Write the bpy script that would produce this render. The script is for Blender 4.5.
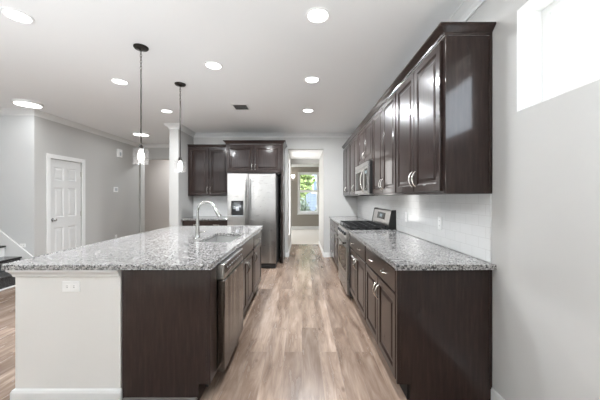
import bpy, bmesh, math, random
from mathutils import Vector, Matrix
random.seed(7)
PI = math.pi
S = bpy.context.scene
for o in list(bpy.data.objects):
    bpy.data.objects.remove(o)
C = S.collection

# ------------------------------------------------------------------ camera
cam_d = bpy.data.cameras.new('camera'); cam = bpy.data.objects.new('camera', cam_d); C.objects.link(cam)
cam.location = (0, 0, 1.35); cam.rotation_euler = (PI/2, 0, 0)
cam_d.sensor_width = 36; cam_d.lens = 280*36/600
cam_d.shift_x = -2/600; cam_d.shift_y = -3/600
cam_d.clip_start = 0.02; cam_d.clip_end = 200
S.camera = cam
# ------------------------------------------------------------------ world, daylight, exposure
SKY_STRENGTH = 10.0
w = bpy.data.worlds.new('sky'); S.world = w; w.use_nodes = True
nt = w.node_tree; nt.nodes.clear()
wo = nt.nodes.new('ShaderNodeOutputWorld'); bg = nt.nodes.new('ShaderNodeBackground')
gc = nt.nodes.new('ShaderNodeTexCoord'); sx = nt.nodes.new('ShaderNodeSeparateXYZ'); cr = nt.nodes.new('ShaderNodeValToRGB')
nt.links.new(gc.outputs['Generated'], sx.inputs[0]); mz = nt.nodes.new('ShaderNodeMath'); mz.operation = 'MULTIPLY_ADD'; mz.inputs[1].default_value = .5; mz.inputs[2].default_value = .5
nt.links.new(sx.outputs['Z'], mz.inputs[0]); nt.links.new(mz.outputs[0], cr.inputs[0])
cr.color_ramp.elements[0].position = 0.46; cr.color_ramp.elements[0].color = (.42, .42, .38, 1)
cr.color_ramp.elements[1].position = 0.54; cr.color_ramp.elements[1].color = (.86, .93, 1.0, 1)
nt.links.new(cr.outputs[0], bg.inputs[0]); bg.inputs[1].default_value = SKY_STRENGTH
nt.links.new(bg.outputs[0], wo.inputs[0])
S.view_settings.view_transform = 'Standard'; S.view_settings.look = 'None'
S.view_settings.gamma = 1; S.view_settings.use_curve_mapping = False
S.view_settings.exposure = 0.33
S.cycles.max_bounces = 10; S.cycles.diffuse_bounces = 6; S.cycles.glossy_bounces = 4
S.cycles.transmission_bounces = 8; S.cycles.transparent_max_bounces = 8
S.cycles.sample_clamp_indirect = 6

HALL_X = .575
def portal(name, loc, rot, sx_, sy_, power=0, col=(1, 1, 1)):
    """area lamp added as fill at an opening, or a sampling portal without power"""
    l = bpy.data.lights.new(name, 'AREA'); l.shape = 'RECTANGLE'; l.size = sx_; l.size_y = sy_
    if power: l.energy = power; l.color = col
    else: l.cycles.is_portal = True
    o = bpy.data.objects.new(name, l); C.objects.link(o); o.location = loc; o.rotation_euler = rot
    return o
portal('fill_rear_door', (-1.1, -3.95, 1.35), (PI/2, 0, 0), 2.8, 2.3, 5, (.95, .975, 1))  # added lamp on the room side of the closed rear blind, unseen
portal('fill_rear_window', (-5.2, -3.95, 1.4), (PI/2, 0, 0), 2.6, 2.2, 7, (.95, .975, 1))  # second added fill lamp, in front of the other closed blind
portal('daylight_high_window', (1.45, 1.04, 2.141), (0, PI/2, 0), .58, 1.17)
portal('daylight_far_window', (.267, 11.75, 1.515), (-PI/2, 0, 0), .8, 1.6)
portal('fill_far_side', (-2.68, 9.9, 1.5), (0, -PI/2, 0), 1.5, 2.2, 30, (1, .99, .97))  # added lamp brightening the far room from an unseen side opening
sun = bpy.data.lights.new('sun', 'SUN'); sun.energy = 3; sun.angle = .03; sun.color = (1, .97, .92)
so = bpy.data.objects.new('sun', sun); C.objects.link(so); so.rotation_euler = Vector((.12, .66, -.75)).to_track_quat('-Z', 'Y').to_euler()
portal('fill_hall_side', (-HALL_X+.14, 7.15, 1.35), (0, -PI/2, 0), 1.9, .8, 22, (1, .99, .97))  # added lamp brightening the hall floor from the side
DOWN_W = 26.0

# ------------------------------------------------------------------ material helpers
MATS = {}
def mat(name, col=(.8, .8, .8), rough=.5, metal=0, spec=.5, coat=0, emit=None, es=0, build=None, trans=0, ior=1.45):
    m = bpy.data.materials.new(name); m.use_nodes = True
    b = m.node_tree.nodes['Principled BSDF']
    b.inputs['Base Color'].default_value = (*col, 1); b.inputs['Roughness'].default_value = rough
    b.inputs['Metallic'].default_value = metal; b.inputs['Specular IOR Level'].default_value = spec
    b.inputs['Coat Weight'].default_value = coat; b.inputs['Coat Roughness'].default_value = .10
    b.inputs['Transmission Weight'].default_value = trans; b.inputs['IOR'].default_value = ior
    if emit: b.inputs['Emission Color'].default_value = (*emit, 1); b.inputs['Emission Strength'].default_value = es
    if build: build(m.node_tree, b)
    MATS[name] = m
    return m
def N(t, typ, **kw):
    n = t.nodes.new(typ)
    for k, v in kw.items():
        if k in n.inputs: n.inputs[k].default_value = v
        else: setattr(n, k, v)
    return n
def coords(t, scale=(1, 1, 1), out='Object', rot=(0, 0, 0)):
    tc = N(t, 'ShaderNodeTexCoord'); mp = N(t, 'ShaderNodeMapping')
    mp.inputs['Scale'].default_value = scale; mp.inputs['Rotation'].default_value = rot
    t.links.new(tc.outputs[out], mp.inputs[0]); return mp.outputs[0]
def ramp(t, fac, stops, interp='LINEAR'):
    r = N(t, 'ShaderNodeValToRGB'); e = r.color_ramp; e.interpolation = interp
    while len(e.elements) < len(stops): e.elements.new(.5)
    for el, (p, c) in zip(e.elements, stops): el.position = p; el.color = (*c, 1)
    t.links.new(fac, r.inputs[0]); return r.outputs[0]
def bump(t, b, h, strength=.1, dist=.01):
    n = N(t, 'ShaderNodeBump', Strength=strength, Distance=dist)
    t.links.new(h, n.inputs['Height']); t.links.new(n.outputs[0], b.inputs['Normal'])
def mixc(t, a, b_, fac, mode='MIX'):
    n = N(t, 'ShaderNodeMix', data_type='RGBA', blend_type=mode)
    for s, v in ((0, fac), (6, a), (7, b_)):
        if hasattr(v, 'is_output'): t.links.new(v, n.inputs[s])
        else: n.inputs[s].default_value = v if s == 0 else (*v, 1)
    return n.outputs[2]

def paint_nodes(c):
    def f(t, b):
        n = N(t, 'ShaderNodeTexNoise', Scale=220.0, Detail=2.0); t.links.new(coords(t), n.inputs[0]); bump(t, b, n.outputs[0], .03, .002)
    return f
mat('greige_paint', (.475, .468, .452), .55, build=paint_nodes(0))
mat('pale_paint', (.60, .605, .60), .55, build=paint_nodes(0))
mat('taupe_paint', (.47, .435, .405), .6, build=paint_nodes(0))
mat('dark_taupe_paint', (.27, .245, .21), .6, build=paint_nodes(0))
mat('ceiling_paint', (.88, .885, .885), .7, build=paint_nodes(0))
mat('knee_wall_paint', (.70, .685, .66), .55, build=paint_nodes(0))
mat('white_trim', (.72, .72, .71), .35)
mat('white_door', (.64, .64, .63), .35)
mat('white_plastic', (.85, .85, .84), .35)
mat('grey_plastic', (.45, .47, .50), .4)
mat('dark_slot', (.03, .03, .03), .5)

def espresso(t, b):
    v = coords(t, (9, 9, .8)); n = N(t, 'ShaderNodeTexNoise', Scale=6.0, Detail=6.0, Roughness=.6); t.links.new(v, n.inputs[0])
    c = ramp(t, n.outputs[0], [(.25, (.014, .0086, .0072)), (.55, (.025, .0155, .0133)), (.8, (.040, .026, .022))])
    t.links.new(c, b.inputs['Base Color'])
    r = ramp(t, n.outputs[0], [(0, (.25,)*3), (1, (.33,)*3)]); t.links.new(r, b.inputs['Roughness'])
    bump(t, b, n.outputs[0], .04, .002)
mat('espresso_wood', (.03, .02, .018), .3, spec=.1, coat=.55, build=espresso)
mat('toe_kick_black', (.012, .010, .009), .6)

def granite(t, b):
    v = coords(t)
    v1 = N(t, 'ShaderNodeTexVoronoi', Scale=125.0); t.links.new(v, v1.inputs[0])
    v2 = N(t, 'ShaderNodeTexVoronoi', Scale=85.0); t.links.new(v, v2.inputs[0])
    n = N(t, 'ShaderNodeTexNoise', Scale=26.0, Detail=5.0); t.links.new(v, n.inputs[0])
    s1 = N(t, 'ShaderNodeSeparateColor'); t.links.new(v1.outputs['Color'], s1.inputs[0])
    s2 = N(t, 'ShaderNodeSeparateColor'); t.links.new(v2.outputs['Color'], s2.inputs[0])
    a = ramp(t, s1.outputs[0], [(0, (.05, .05, .055)), (.11, (.15, .145, .145)), (.26, (.25, .245, .24)), (.50, (.37, .36, .35)), (.78, (.48, .47, .46))], 'CONSTANT')
    k = ramp(t, s2.outputs[1], [(0, (.22, .22, .225)), (.10, (.62, .61, .60)), (.26, (.95, .95, .95))], 'CONSTANT')
    m = mixc(t, a, k, .9, 'MULTIPLY')
    g = ramp(t, n.outputs[0], [(.35, (.70, .69, .68)), (.6, (1.0, 1.0, 1.0))])
    m2 = mixc(t, m, g, .8, 'MULTIPLY'); t.links.new(m2, b.inputs['Base Color'])
mat('granite', (.5, .5, .5), .09, spec=.6, build=granite)

def planks(t, b):
    v = coords(t, (1, 1, 1), rot=(0, 0, PI/2))
    br = N(t, 'ShaderNodeTexBrick'); br.offset = .37; br.offset_frequency = 2
    for k, x in (('Scale', 1.0), ('Mortar Size', .0012), ('Mortar Smooth', .2), ('Bias', 0.0), ('Brick Width', 1.22), ('Row Height', .152)): br.inputs[k].default_value = x
    br.inputs['Color1'].default_value = (0, 0, 0, 1); br.inputs['Color2'].default_value = (1, 1, 1, 1); br.inputs['Mortar'].default_value = (.3, .3, .3, 1)
    t.links.new(v, br.inputs[0])
    # each plank shifts the grain so that boards differ
    ad = N(t, 'ShaderNodeVectorMath', operation='MULTIPLY_ADD')
    t.links.new(br.outputs['Color'], ad.inputs[0]); ad.inputs[1].default_value = (7.3, 3.1, 5.7); t.links.new(v, ad.inputs[2])
    mp = N(t, 'ShaderNodeMapping'); mp.inputs['Scale'].default_value = (1.4, 11, 1); t.links.new(ad.outputs[0], mp.inputs[0])
    n = N(t, 'ShaderNodeTexNoise', Scale=1.6, Detail=7.0, Roughness=.62, Distortion=.6); t.links.new(mp.outputs[0], n.inputs[0])
    mp2 = N(t, 'ShaderNodeMapping'); mp2.inputs['Scale'].default_value = (1.0, 3.2, 1); t.links.new(ad.outputs[0], mp2.inputs[0])
    n2 = N(t, 'ShaderNodeTexNoise', Scale=1.3, Detail=3.0, Roughness=.5); t.links.new(mp2.outputs[0], n2.inputs[0])
    grain = ramp(t, n.outputs[0], [(.28, (.135, .090, .066)), (.46, (.215, .156, .118)), (.60, (.29, .222, .177)), (.78, (.38, .312, .26))])
    base = ramp(t, br.outputs['Color'], [(0, (.80, .77, .75)), (.5, (1.0, .98, .97)), (1, (1.2, 1.2, 1.2))])
    m = mixc(t, grain, base, 1.0, 'MULTIPLY')
    cloud = ramp(t, n2.outputs[0], [(.3, (.66, .61, .57)), (.62, (1.18, 1.18, 1.18))])
    m2 = mixc(t, m, cloud, .9, 'MULTIPLY')
    # small knots
    vo = N(t, 'ShaderNodeTexVoronoi', Scale=1.0); mp3 = N(t, 'ShaderNodeMapping'); mp3.inputs['Scale'].default_value = (2.2, 5.2, 1); t.links.new(ad.outputs[0], mp3.inputs[0]); t.links.new(mp3.outputs[0], vo.inputs[0])
    kn = ramp(t, vo.outputs['Distance'], [(.02, (.32, .27, .24)), (.085, (1, 1, 1))])
    m3 = mixc(t, m2, kn, .8, 'MULTIPLY')
    m4 = mixc(t, m3, (.20, .155, .125), br.outputs['Fac']); t.links.new(m4, b.inputs['Base Color'])
    r = ramp(t, n.outputs[0], [(0, (.31,)*3), (1, (.22,)*3)]); t.links.new(r, b.inputs['Roughness'])
    bump(t, b, n.outputs[0], .08, .003)
mat('plank_floor', (.25, .2, .16), .32, spec=.55, build=planks)
mat('pale_carpet', (.62, .57, .51), .9)

def tiles(ax):
    def f(t, b):
        sp = N(t, 'ShaderNodeSeparateXYZ'); cb = N(t, 'ShaderNodeCombineXYZ'); t.links.new(coords(t), sp.inputs[0]); t.links.new(sp.outputs[ax], cb.inputs[0]); t.links.new(sp.outputs['Z'], cb.inputs[1]); v = cb.outputs[0]
        br = N(t, 'ShaderNodeTexBrick')
        for k, x in (('Scale', 1.0), ('Mortar Size', .0016), ('Mortar Smooth', .3), ('Brick Width', .152), ('Row Height', .0765)): br.inputs[k].default_value = x
        br.inputs['Color1'].default_value = (.70, .705, .70, 1); br.inputs['Color2'].default_value = (.73, .73, .725, 1); br.inputs['Mortar'].default_value = (.60, .595, .585, 1)
        t.links.new(v, br.inputs[0]); t.links.new(br.outputs['Color'], b.inputs['Base Color'])
        n = N(t, 'ShaderNodeTexNoise', Scale=9.0, Detail=1.0); t.links.new(v, n.inputs[0])
        inv = N(t, 'ShaderNodeMath', operation='MULTIPLY_ADD'); t.links.new(br.outputs['Fac'], inv.inputs[0]); inv.inputs[1].default_value = -1.0; t.links.new(n.outputs[0], inv.inputs[2])
        bump(t, b, inv.outputs[0], .35, .003)
    return f
mat('subway_tile', (.78, .78, .77), .11, spec=.6, build=tiles('Y'))
mat('subway_tile_rear', (.78, .78, .77), .07, spec=.6, build=tiles('X'))

def brushed(sc, lo=.27, hi=.33):
    def f(t, b):
        n = N(t, 'ShaderNodeTexNoise', Scale=3.0, Detail=3.0); t.links.new(coords(t, sc), n.inputs[0])
        r = ramp(t, n.outputs[0], [(.3, (lo,)*3), (.7, (hi,)*3)]); t.links.new(r, b.inputs['Roughness'])
        n2 = N(t, 'ShaderNodeTexNoise', Scale=1.1, Detail=1.0); t.links.new(coords(t, (7, 7, .5)), n2.inputs[0])
        bump(t, b, n2.outputs[0], .38, .03)
    return f
mat('stainless', (.40, .39, .38), .26, metal=1, build=brushed((2, 2, 60)))
mat('dark_stainless', (.11, .098, .088), .2, metal=1, build=brushed((2, 2, 40), .18, .22))
mat('brushed_nickel', (.68, .66, .62), .24, metal=1)
mat('sink_steel', (.5, .5, .49), .42, metal=.8)
mat('grey_shoe', (.13, .12, .11), .5)
mat('chrome', (.72, .72, .72), .12, metal=1)
mat('faucet_steel', (.45, .445, .43), .25, metal=1)
mat('black_gloss', (.012, .012, .013), .08)
mat('black_matte', (.018, .018, .018), .45)
mat('cast_iron', (.02, .02, .02), .5)
mat('appliance_grey', (.06, .06, .062), .4)
mat('dark_bronze', (.022, .018, .015), .35, metal=.6)
mat('display_glow', (.02, .03, .03), .2, emit=(.55, .75, .8), es=.25)
mat('stair_wood', (.022, .020, .020), .22, coat=.3)
def stairdark(t, b):
    n = N(t, 'ShaderNodeTexNoise', Scale=55.0, Detail=4.0); t.links.new(coords(t), n.inputs[0])
    c = ramp(t, n.outputs[0], [(.35, (.018, .018, .019)), (.7, (.09, .088, .088))]); t.links.new(c, b.inputs['Base Color'])
mat('stair_dark_stone', (.05, .05, .05), .35, build=stairdark)
mat('lamp_glow', (1, 1, 1), .4, emit=(1, .985, .96), es=5)
mat('bulb_glow', (1, 1, 1), .4, emit=(1, .95, .87), es=3.5)
mat('clear_glass', (1, .985, .98), .02, trans=1, ior=1.35)
def pane(name, tint=(1, 1, 1)):
    m = bpy.data.materials.new(name); m.use_nodes = True; t = m.node_tree; t.nodes.clear()
    o = N(t, 'ShaderNodeOutputMaterial'); tr = N(t, 'ShaderNodeBsdfTransparent'); tr.inputs[0].default_value = (*tint, 1)
    gl = N(t, 'ShaderNodeBsdfGlossy'); gl.inputs['Roughness'].default_value = .02
    mx = N(t, 'ShaderNodeMixShader'); mx.inputs[0].default_value = .04
    t.links.new(tr.outputs[0], mx.inputs[1]); t.links.new(gl.outputs[0], mx.inputs[2]); t.links.new(mx.outputs[0], o.inputs[0])
    MATS[name] = m
pane('window_glass', (.97, .98, .99))
def shade(name):
    m = bpy.data.materials.new(name); m.use_nodes = True; t = m.node_tree; t.nodes.clear()
    o = N(t, 'ShaderNodeOutputMaterial'); tr = N(t, 'ShaderNodeBsdfTransparent'); gl = N(t, 'ShaderNodeBsdfGlossy'); gl.inputs['Roughness'].default_value = .06
    tl = N(t, 'ShaderNodeBsdfTranslucent'); tl.inputs[0].default_value = (.95, .92, .92, 1); df = N(t, 'ShaderNodeBsdfDiffuse'); df.inputs[0].default_value = (.9, .87, .87, 1)
    a = N(t, 'ShaderNodeMixShader'); a.inputs[0].default_value = .5; t.links.new(tl.outputs[0], a.inputs[1]); t.links.new(df.outputs[0], a.inputs[2])
    c = N(t, 'ShaderNodeMixShader'); c.inputs[0].default_value = .012; t.links.new(tr.outputs[0], c.inputs[1]); t.links.new(a.outputs[0], c.inputs[2])
    d = N(t, 'ShaderNodeMixShader'); d.inputs[0].default_value = .06; t.links.new(c.outputs[0], d.inputs[1]); t.links.new(gl.outputs[0], d.inputs[2]); t.links.new(d.outputs[0], o.inputs[0])
    MATS[name] = m
shade('shade_glass')
def leafy(lo, hi):
    def f(t, b):
        n = N(t, 'ShaderNodeTexNoise', Scale=3.0, Detail=4.0); t.links.new(coords(t), n.inputs[0])
        c = ramp(t, n.outputs[0], [(.35, lo), (.65, hi)]); t.links.new(c, b.inputs['Base Color'])
    return f
mat('leaves_yellow_green', (.2, .3, .05), .6, build=leafy((.06, .10, .02), (.22, .28, .07)))
mat('leaves_grey_green', (.1, .15, .1), .6, build=leafy((.03, .05, .03), (.13, .16, .11)))
mat('lawn_green', (.1, .17, .05), .9, build=leafy((.04, .065, .02), (.08, .12, .04)))
mat('bark', (.08, .06, .045), .8)
def siding(t, b):
    wv = N(t, 'ShaderNodeTexWave', Scale=1.6, bands_direction='Z', wave_profile='SAW'); t.links.new(coords(t), wv.inputs[0])
    c = ramp(t, wv.outputs['Fac'], [(0, (.07, .085, .11)), (.2, (.105, .125, .16)), (1, (.115, .135, .175))]); t.links.new(c, b.inputs['Base Color'])
mat('blue_grey_siding', (.35, .4, .48), .6, build=siding)
mat('roof_shingle', (.12, .12, .13), .8)
mat('dusk_glass', (.10, .13, .17), .06)

# ------------------------------------------------------------------ mesh helpers
def bmnew(): return bmesh.new()
def box(bm, x0, x1, y0, y1, z0, z1, bev=0, seg=2):
    x0, x1 = sorted((x0, x1)); y0, y1 = sorted((y0, y1)); z0, z1 = sorted((z0, z1))
    v = [bm.verts.new((x, y, z)) for x in (x0, x1) for y in (y0, y1) for z in (z0, z1)]
    fs = [bm.faces.new([v[i] for i in q]) for q in ((0, 1, 3, 2), (4, 6, 7, 5), (0, 4, 5, 1), (2, 3, 7, 6), (0, 2, 6, 4), (1, 5, 7, 3))]
    if bev:
        es = list({e for f in fs for e in f.edges})
        bmesh.ops.bevel(bm, geom=es, offset=bev, segments=seg, affect='EDGES', profile=.5)
    return bm
def tube(bm, pts, r, n=10, caps=True):
    pts = [Vector(p) for p in pts]; rs = r if isinstance(r, (list, tuple)) else [r]*len(pts)
    rings = []; ref = None
    for i, p in enumerate(pts):
        d = (pts[min(i+1, len(pts)-1)] - pts[max(i-1, 0)]).normalized()
        if ref is None: ref = d.orthogonal().normalized()
        ref = (ref - d*ref.dot(d)).normalized(); b = d.cross(ref)
        rings.append([bm.verts.new(p + (ref*math.cos(2*PI*k/n) + b*math.sin(2*PI*k/n))*rs[i]) for k in range(n)])
    for a, b in zip(rings, rings[1:]):
        for k in range(n): bm.faces.new((a[k], a[(k+1) % n], b[(k+1) % n], b[k]))
    if caps: bm.faces.new(rings[0][::-1]); bm.faces.new(rings[-1])
    return bm
def lathe(bm, prof, n=24, c=(0, 0, 0), axis='Z', closed=False):
    def P(r, h, a):
        x, y = r*math.cos(a), r*math.sin(a)
        q = {'Z': (x, y, h), 'Y': (x, h, -y), 'X': (h, x, y)}[axis]
        return (c[0]+q[0], c[1]+q[1], c[2]+q[2])
    rings = []
    for r, h in prof:
        if r < 1e-6: rings.append([bm.verts.new(P(0, h, 0))])
        else: rings.append([bm.verts.new(P(r, h, 2*PI*k/n)) for k in range(n)])
    pr = list(zip(rings, rings[1:])) + ([(rings[-1], rings[0])] if closed else [])
    for a, b in pr:
        for k in range(n):
            k2 = (k+1) % n
            if len(a) == 1 and len(b) == 1: continue
            if len(a) == 1: bm.faces.new((a[0], b[k2], b[k]))
            elif len(b) == 1: bm.faces.new((a[k], a[k2], b[0]))
            else: bm.faces.new((a[k], a[k2], b[k2], b[k]))
    return bm
def prism(bm, poly, axis, a0, a1):
    """poly in the two remaining axes (in xyz order)"""
    def P(u, v, a): return {'X': (a, u, v), 'Y': (u, a, v), 'Z': (u, v, a)}[axis]
    A = [bm.verts.new(P(u, v, a0)) for u, v in poly]; B = [bm.verts.new(P(u, v, a1)) for u, v in poly]
    bm.faces.new(A); bm.faces.new(B[::-1]); n = len(poly)
    for i in range(n): bm.faces.new((A[i], B[i], B[(i+1) % n], A[(i+1) % n]))
    return bm
def holed(bm, axis, p0, p1, u0, u1, v0, v1, holes):
    """slab across `axis` (X: u=y v=z, Y: u=x v=z, Z: u=x v=y) with rectangular holes, one connected mesh"""
    us = sorted({u0, u1, *[h[0] for h in holes], *[h[1] for h in holes]}); us = [u for u in us if u0 <= u <= u1]
    vs = sorted({v0, v1, *[h[2] for h in holes], *[h[3] for h in holes]}); vs = [v for v in vs if v0 <= v <= v1]
    def P(u, v, a): return {'X': (a, u, v), 'Y': (u, a, v), 'Z': (u, v, a)}[axis]
    cache = {}
    def V(i, j, s):
        if (i, j, s) not in cache: cache[(i, j, s)] = bm.verts.new(P(us[i], vs[j], (p0, p1)[s]))
        return cache[(i, j, s)]
    def solid(i, j):
        if i < 0 or j < 0 or i >= len(us)-1 or j >= len(vs)-1: return False
        cu, cv = (us[i]+us[i+1])/2, (vs[j]+vs[j+1])/2
        return not any(h[0] < cu < h[1] and h[2] < cv < h[3] for h in holes)
    for i in range(len(us)-1):
        for j in range(len(vs)-1):
            if not solid(i, j): continue
            for s in (0, 1):
                bm.faces.new([V(i, j, s), V(i+1, j, s), V(i+1, j+1, s), V(i, j+1, s)])
            for (di, dj, a, b) in ((-1, 0, (i, j), (i, j+1)), (1, 0, (i+1, j), (i+1, j+1)), (0, -1, (i, j), (i+1, j)), (0, 1, (i, j+1), (i+1, j+1))):
                if not solid(i+di, j+dj): bm.faces.new([V(*a, 0), V(*b, 0), V(*b, 1), V(*a, 1)])
    return bm
def sweep(bm, path, prof, zbase=0.0):
    """profile [(out, z)] swept along a plan polyline with mitred corners; out is to the left of the path"""
    P = [Vector((x, y)) for x, y in path]; rings = []
    for i, p in enumerate(P):
        ns = []
        if i > 0: d = (P[i]-P[i-1]).normalized(); ns.append(Vector((-d.y, d.x)))
        if i < len(P)-1: d = (P[i+1]-P[i]).normalized(); ns.append(Vector((-d.y, d.x)))
        n = sum(ns, Vector((0, 0))).normalized(); k = 1/max(.2, n.dot(ns[0]))
        rings.append([bm.verts.new((p.x+n.x*o*k, p.y+n.y*o*k, zbase+z)) for o, z in prof])
    m = len(prof)
    for a, b in zip(rings, rings[1:]):
        for k in range(m): bm.faces.new((a[k], a[(k+1) % m], b[(k+1) % m], b[k]))
    bm.faces.new(rings[0][::-1]); bm.faces.new(rings[-1])
    return bm
def obj(name, bm, m, parent=None, smooth=False, label=None):
    bmesh.ops.recalc_face_normals(bm, faces=bm.faces)
    me = bpy.data.meshes.new(name); bm.to_mesh(me); bm.free()
    me.materials.append(MATS[m])
    if smooth:
        for p in me.polygons: p.use_smooth = True
        try: me.set_sharp_from_angle(angle=math.radians(38))
        except Exception: pass
    o = bpy.data.objects.new(name, me); C.objects.link(o)
    if parent: o.parent = parent
    if label: o['label'] = label
    return o
def tag(o, label, cat, group=None):
    o['label'] = label; o['category'] = cat
    if group: o['group'] = group
    return o
def thing(name, label, cat, loc=(0, 0, 0), rotz=0, group=None):
    o = bpy.data.objects.new(name, None); C.objects.link(o); o.empty_display_size = .1
    o.location = loc; o.rotation_euler = (0, 0, rotz)
    return tag(o, label, cat, group)
def struct(name, bm, m, parent=None, smooth=False, label=None):
    o = obj(name, bm, m, parent, smooth)
    if not parent: o['kind'] = 'structure'
    if label: o['label'] = label
    return o
def dup(root, loc, rotz=None, label=None):
    r = root.copy(); C.objects.link(r); r.location = loc
    if rotz is not None: r.rotation_euler = (0, 0, rotz)
    if label: r['label'] = label
    for ch in list(root.children):
        c = ch.copy(); C.objects.link(c); c.parent = r
        for g in list(ch.children):
            d = g.copy(); C.objects.link(d); d.parent = c
    return r

# ================================================================== THE SETTING
H = 2.78
XR = 1.253; YB = 6.30; XL = -4.40
b = bmnew(); box(b, -8.6, 1.6, -4.1, 8.0, -.12, 0); struct('floor', b, 'plank_floor', label='grey brown wood plank floor')
b = bmnew(); box(b, -6.2, 3.0, 8.0, 11.9, -.12, 0); struct('floor_far', b, 'pale_carpet', label='pale floor of the far room')
b = bmnew(); box(b, -8.6, 1.6, -4.1, 8.0, H, H+.12); struct('ceiling', b, 'ceiling_paint', label='white ceiling')
# right wall with the high window
WY0, WY1, WZ0, WZ1 = .45, 1.632, 1.845, 2.437
b = bmnew(); holed(b, 'X', XR, XR+.20, -4.1, 6.5, 0, H, [(WY0, WY1, WZ0, WZ1)]); struct('wall_right', b, 'greige_paint')
# back wall with the hall opening
HX0, HX1, HZ = -.315, .489, 2.43
b = bmnew(); holed(b, 'Y', YB, YB+.14, -2.44, XR, 0, H, [(HX0, HX1, 0, HZ)]); struct('wall_back', b, 'greige_paint')
b = bmnew(); box(b, -2.62, -2.44, 5.53, 7.6, 0, H); struct('wall_stub', b, 'greige_paint')
# hall beyond
b = bmnew(); box(b, HX1, HX1+.12, YB+.14, 8.14, 0, 2.9); struct('wall_hall_right', b, 'greige_paint')
b = bmnew(); holed(b, 'X', HX0-.12, HX0, YB+.14, 8.14, 0, 2.9, [(6.75, 7.55, .4, 2.3)]); struct('wall_hall_left', b, 'greige_paint')  # opening cut only for the added hall lamp
b = bmnew(); box(b, HX0, HX1, YB+.14, 8.0, HZ, HZ+.1); struct('ceiling_hall', b, 'ceiling_paint')
b = bmnew(); box(b, HX0, HX1, 8.0, 8.14, 2.30, 2.9); struct('wall_hall_header', b, 'greige_paint')
# far room
FY = 11.65
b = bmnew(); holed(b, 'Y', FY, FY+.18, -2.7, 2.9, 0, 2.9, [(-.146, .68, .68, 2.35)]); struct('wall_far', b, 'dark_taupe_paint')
b = bmnew(); holed(b, 'X', -2.82, -2.7, 8.0, FY+.1, 0, 2.9, [(8.8, 11.0, .75, 2.25)]); struct('wall_far_left', b, 'dark_taupe_paint')  # unseen opening cut only for the added far room lamp
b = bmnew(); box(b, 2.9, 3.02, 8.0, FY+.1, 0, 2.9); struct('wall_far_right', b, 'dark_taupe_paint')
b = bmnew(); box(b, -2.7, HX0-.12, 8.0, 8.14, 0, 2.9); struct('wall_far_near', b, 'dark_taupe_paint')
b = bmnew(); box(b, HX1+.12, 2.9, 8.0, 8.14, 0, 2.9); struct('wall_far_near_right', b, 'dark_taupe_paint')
b = bmnew(); box(b, -2.7, 2.9, 8.14, FY, 2.6, 2.7); struct('ceiling_far', b, 'ceiling_paint')
# left wall with the panelled door, stair wall, opening at its far end
DY0, DY1 = 4.885, 5.595
b = bmnew(); holed(b, 'X', XL-.12, XL, 4.603, 7.78, 0, H, [(DY0, DY1, 0, 2.03)]); struct('wall_left', b, 'greige_paint')
b = bmnew(); box(b, -8.6, XL-.003, 4.6, 4.72, 0, H); struct('wall_stair', b, 'pale_paint')
b = bmnew(); holed(b, 'Y', 7.6, 7.78, XL, -2.44, 0, H, [(XL+.03, -2.75, 0, 2.38)]); struct('wall_left_far', b, 'greige_paint')
b = bmnew(); box(b, -6.0, -2.82, 9.2, 9.32, 0, 2.9); struct('wall_recess', b, 'taupe_paint')
b = bmnew(); box(b, -6.0, -5.88, 7.78, 9.2, 0, 2.9); struct('wall_recess_left', b, 'taupe_paint')
b = bmnew(); box(b, -6.0, -4.52, 7.68, 7.78, 0, 2.9); struct('wall_recess_near', b, 'taupe_paint')
b = bmnew(); box(b, -6.0, -2.44, 8.0, 9.32, H, H+.1); struct('ceiling_recess', b, 'ceiling_paint')
# behind the camera: living area with glazed openings
b = bmnew(); holed(b, 'Y', -4.1, -3.98, -8.6, XR+.2, 0, H, [(-6.5, -3.9, .3, 2.5), (-2.5, .3, .2, 2.5)]); struct('wall_rear', b, 'greige_paint')
b = bmnew(); box(b, -8.6, -8.48, -4.1, 4.72, 0, H); struct('wall_far_side', b, 'greige_paint')

b = bmnew(); box(b, -6.6, .9, -3.7, -.5, .0005, .014, .004); tag(obj('bounce_rug', b, 'pale_carpet'), 'pale rug added on the floor behind the camera to bounce light', 'bounce_rug')  # pale surface added out of view to bounce light upwards
# crown and base mouldings
CROWN = [(0, 0), (0, -.09), (.010, -.09), (.014, -.072), (.030, -.050), (.052, -.030), (.066, -.012), (.072, -.010), (.072, 0)]
BASE = [(0, 0), (.016, 0), (.016, .085), (.010, .10), (0, .10)]
def trim(name, path, prof, z, m='white_trim', label=None):
    b = bmnew(); sweep(b, path, prof, z); return struct(name, b, m, label=label)
trim('trim_1', [(XR, -3.9), (XR, YB), (-2.44, YB), (-2.44, 5.53), (-2.62, 5.53), (-2.62, 7.6), (XL, 7.6), (XL, 4.6), (-8.4, 4.6)], CROWN, H, label='white crown moulding round the ceiling')
trim('baseboard_back', [(.622, YB), (HX1, YB), (HX1, 8.0)], BASE, 0)
trim('baseboard_hall', [(HX0, 8.0), (HX0, YB), (-.37, YB)], BASE, 0)
trim('baseboard_right', [(XR, -3.9), (XR, 1.835)], BASE, 0)
trim('baseboard_far', [(2.9, FY), (-2.7, FY)], [(0, 0), (.016, 0), (.016, .12), (0, .13)], 0)
trim('baseboard_left', [(XL, 7.6), (XL, 5.68)], BASE, 0)
trim('baseboard_stub', [(-2.44, 5.66), (-2.44, 5.53), (-2.62, 5.53), (-2.62, 7.5)], BASE, 0)

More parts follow.
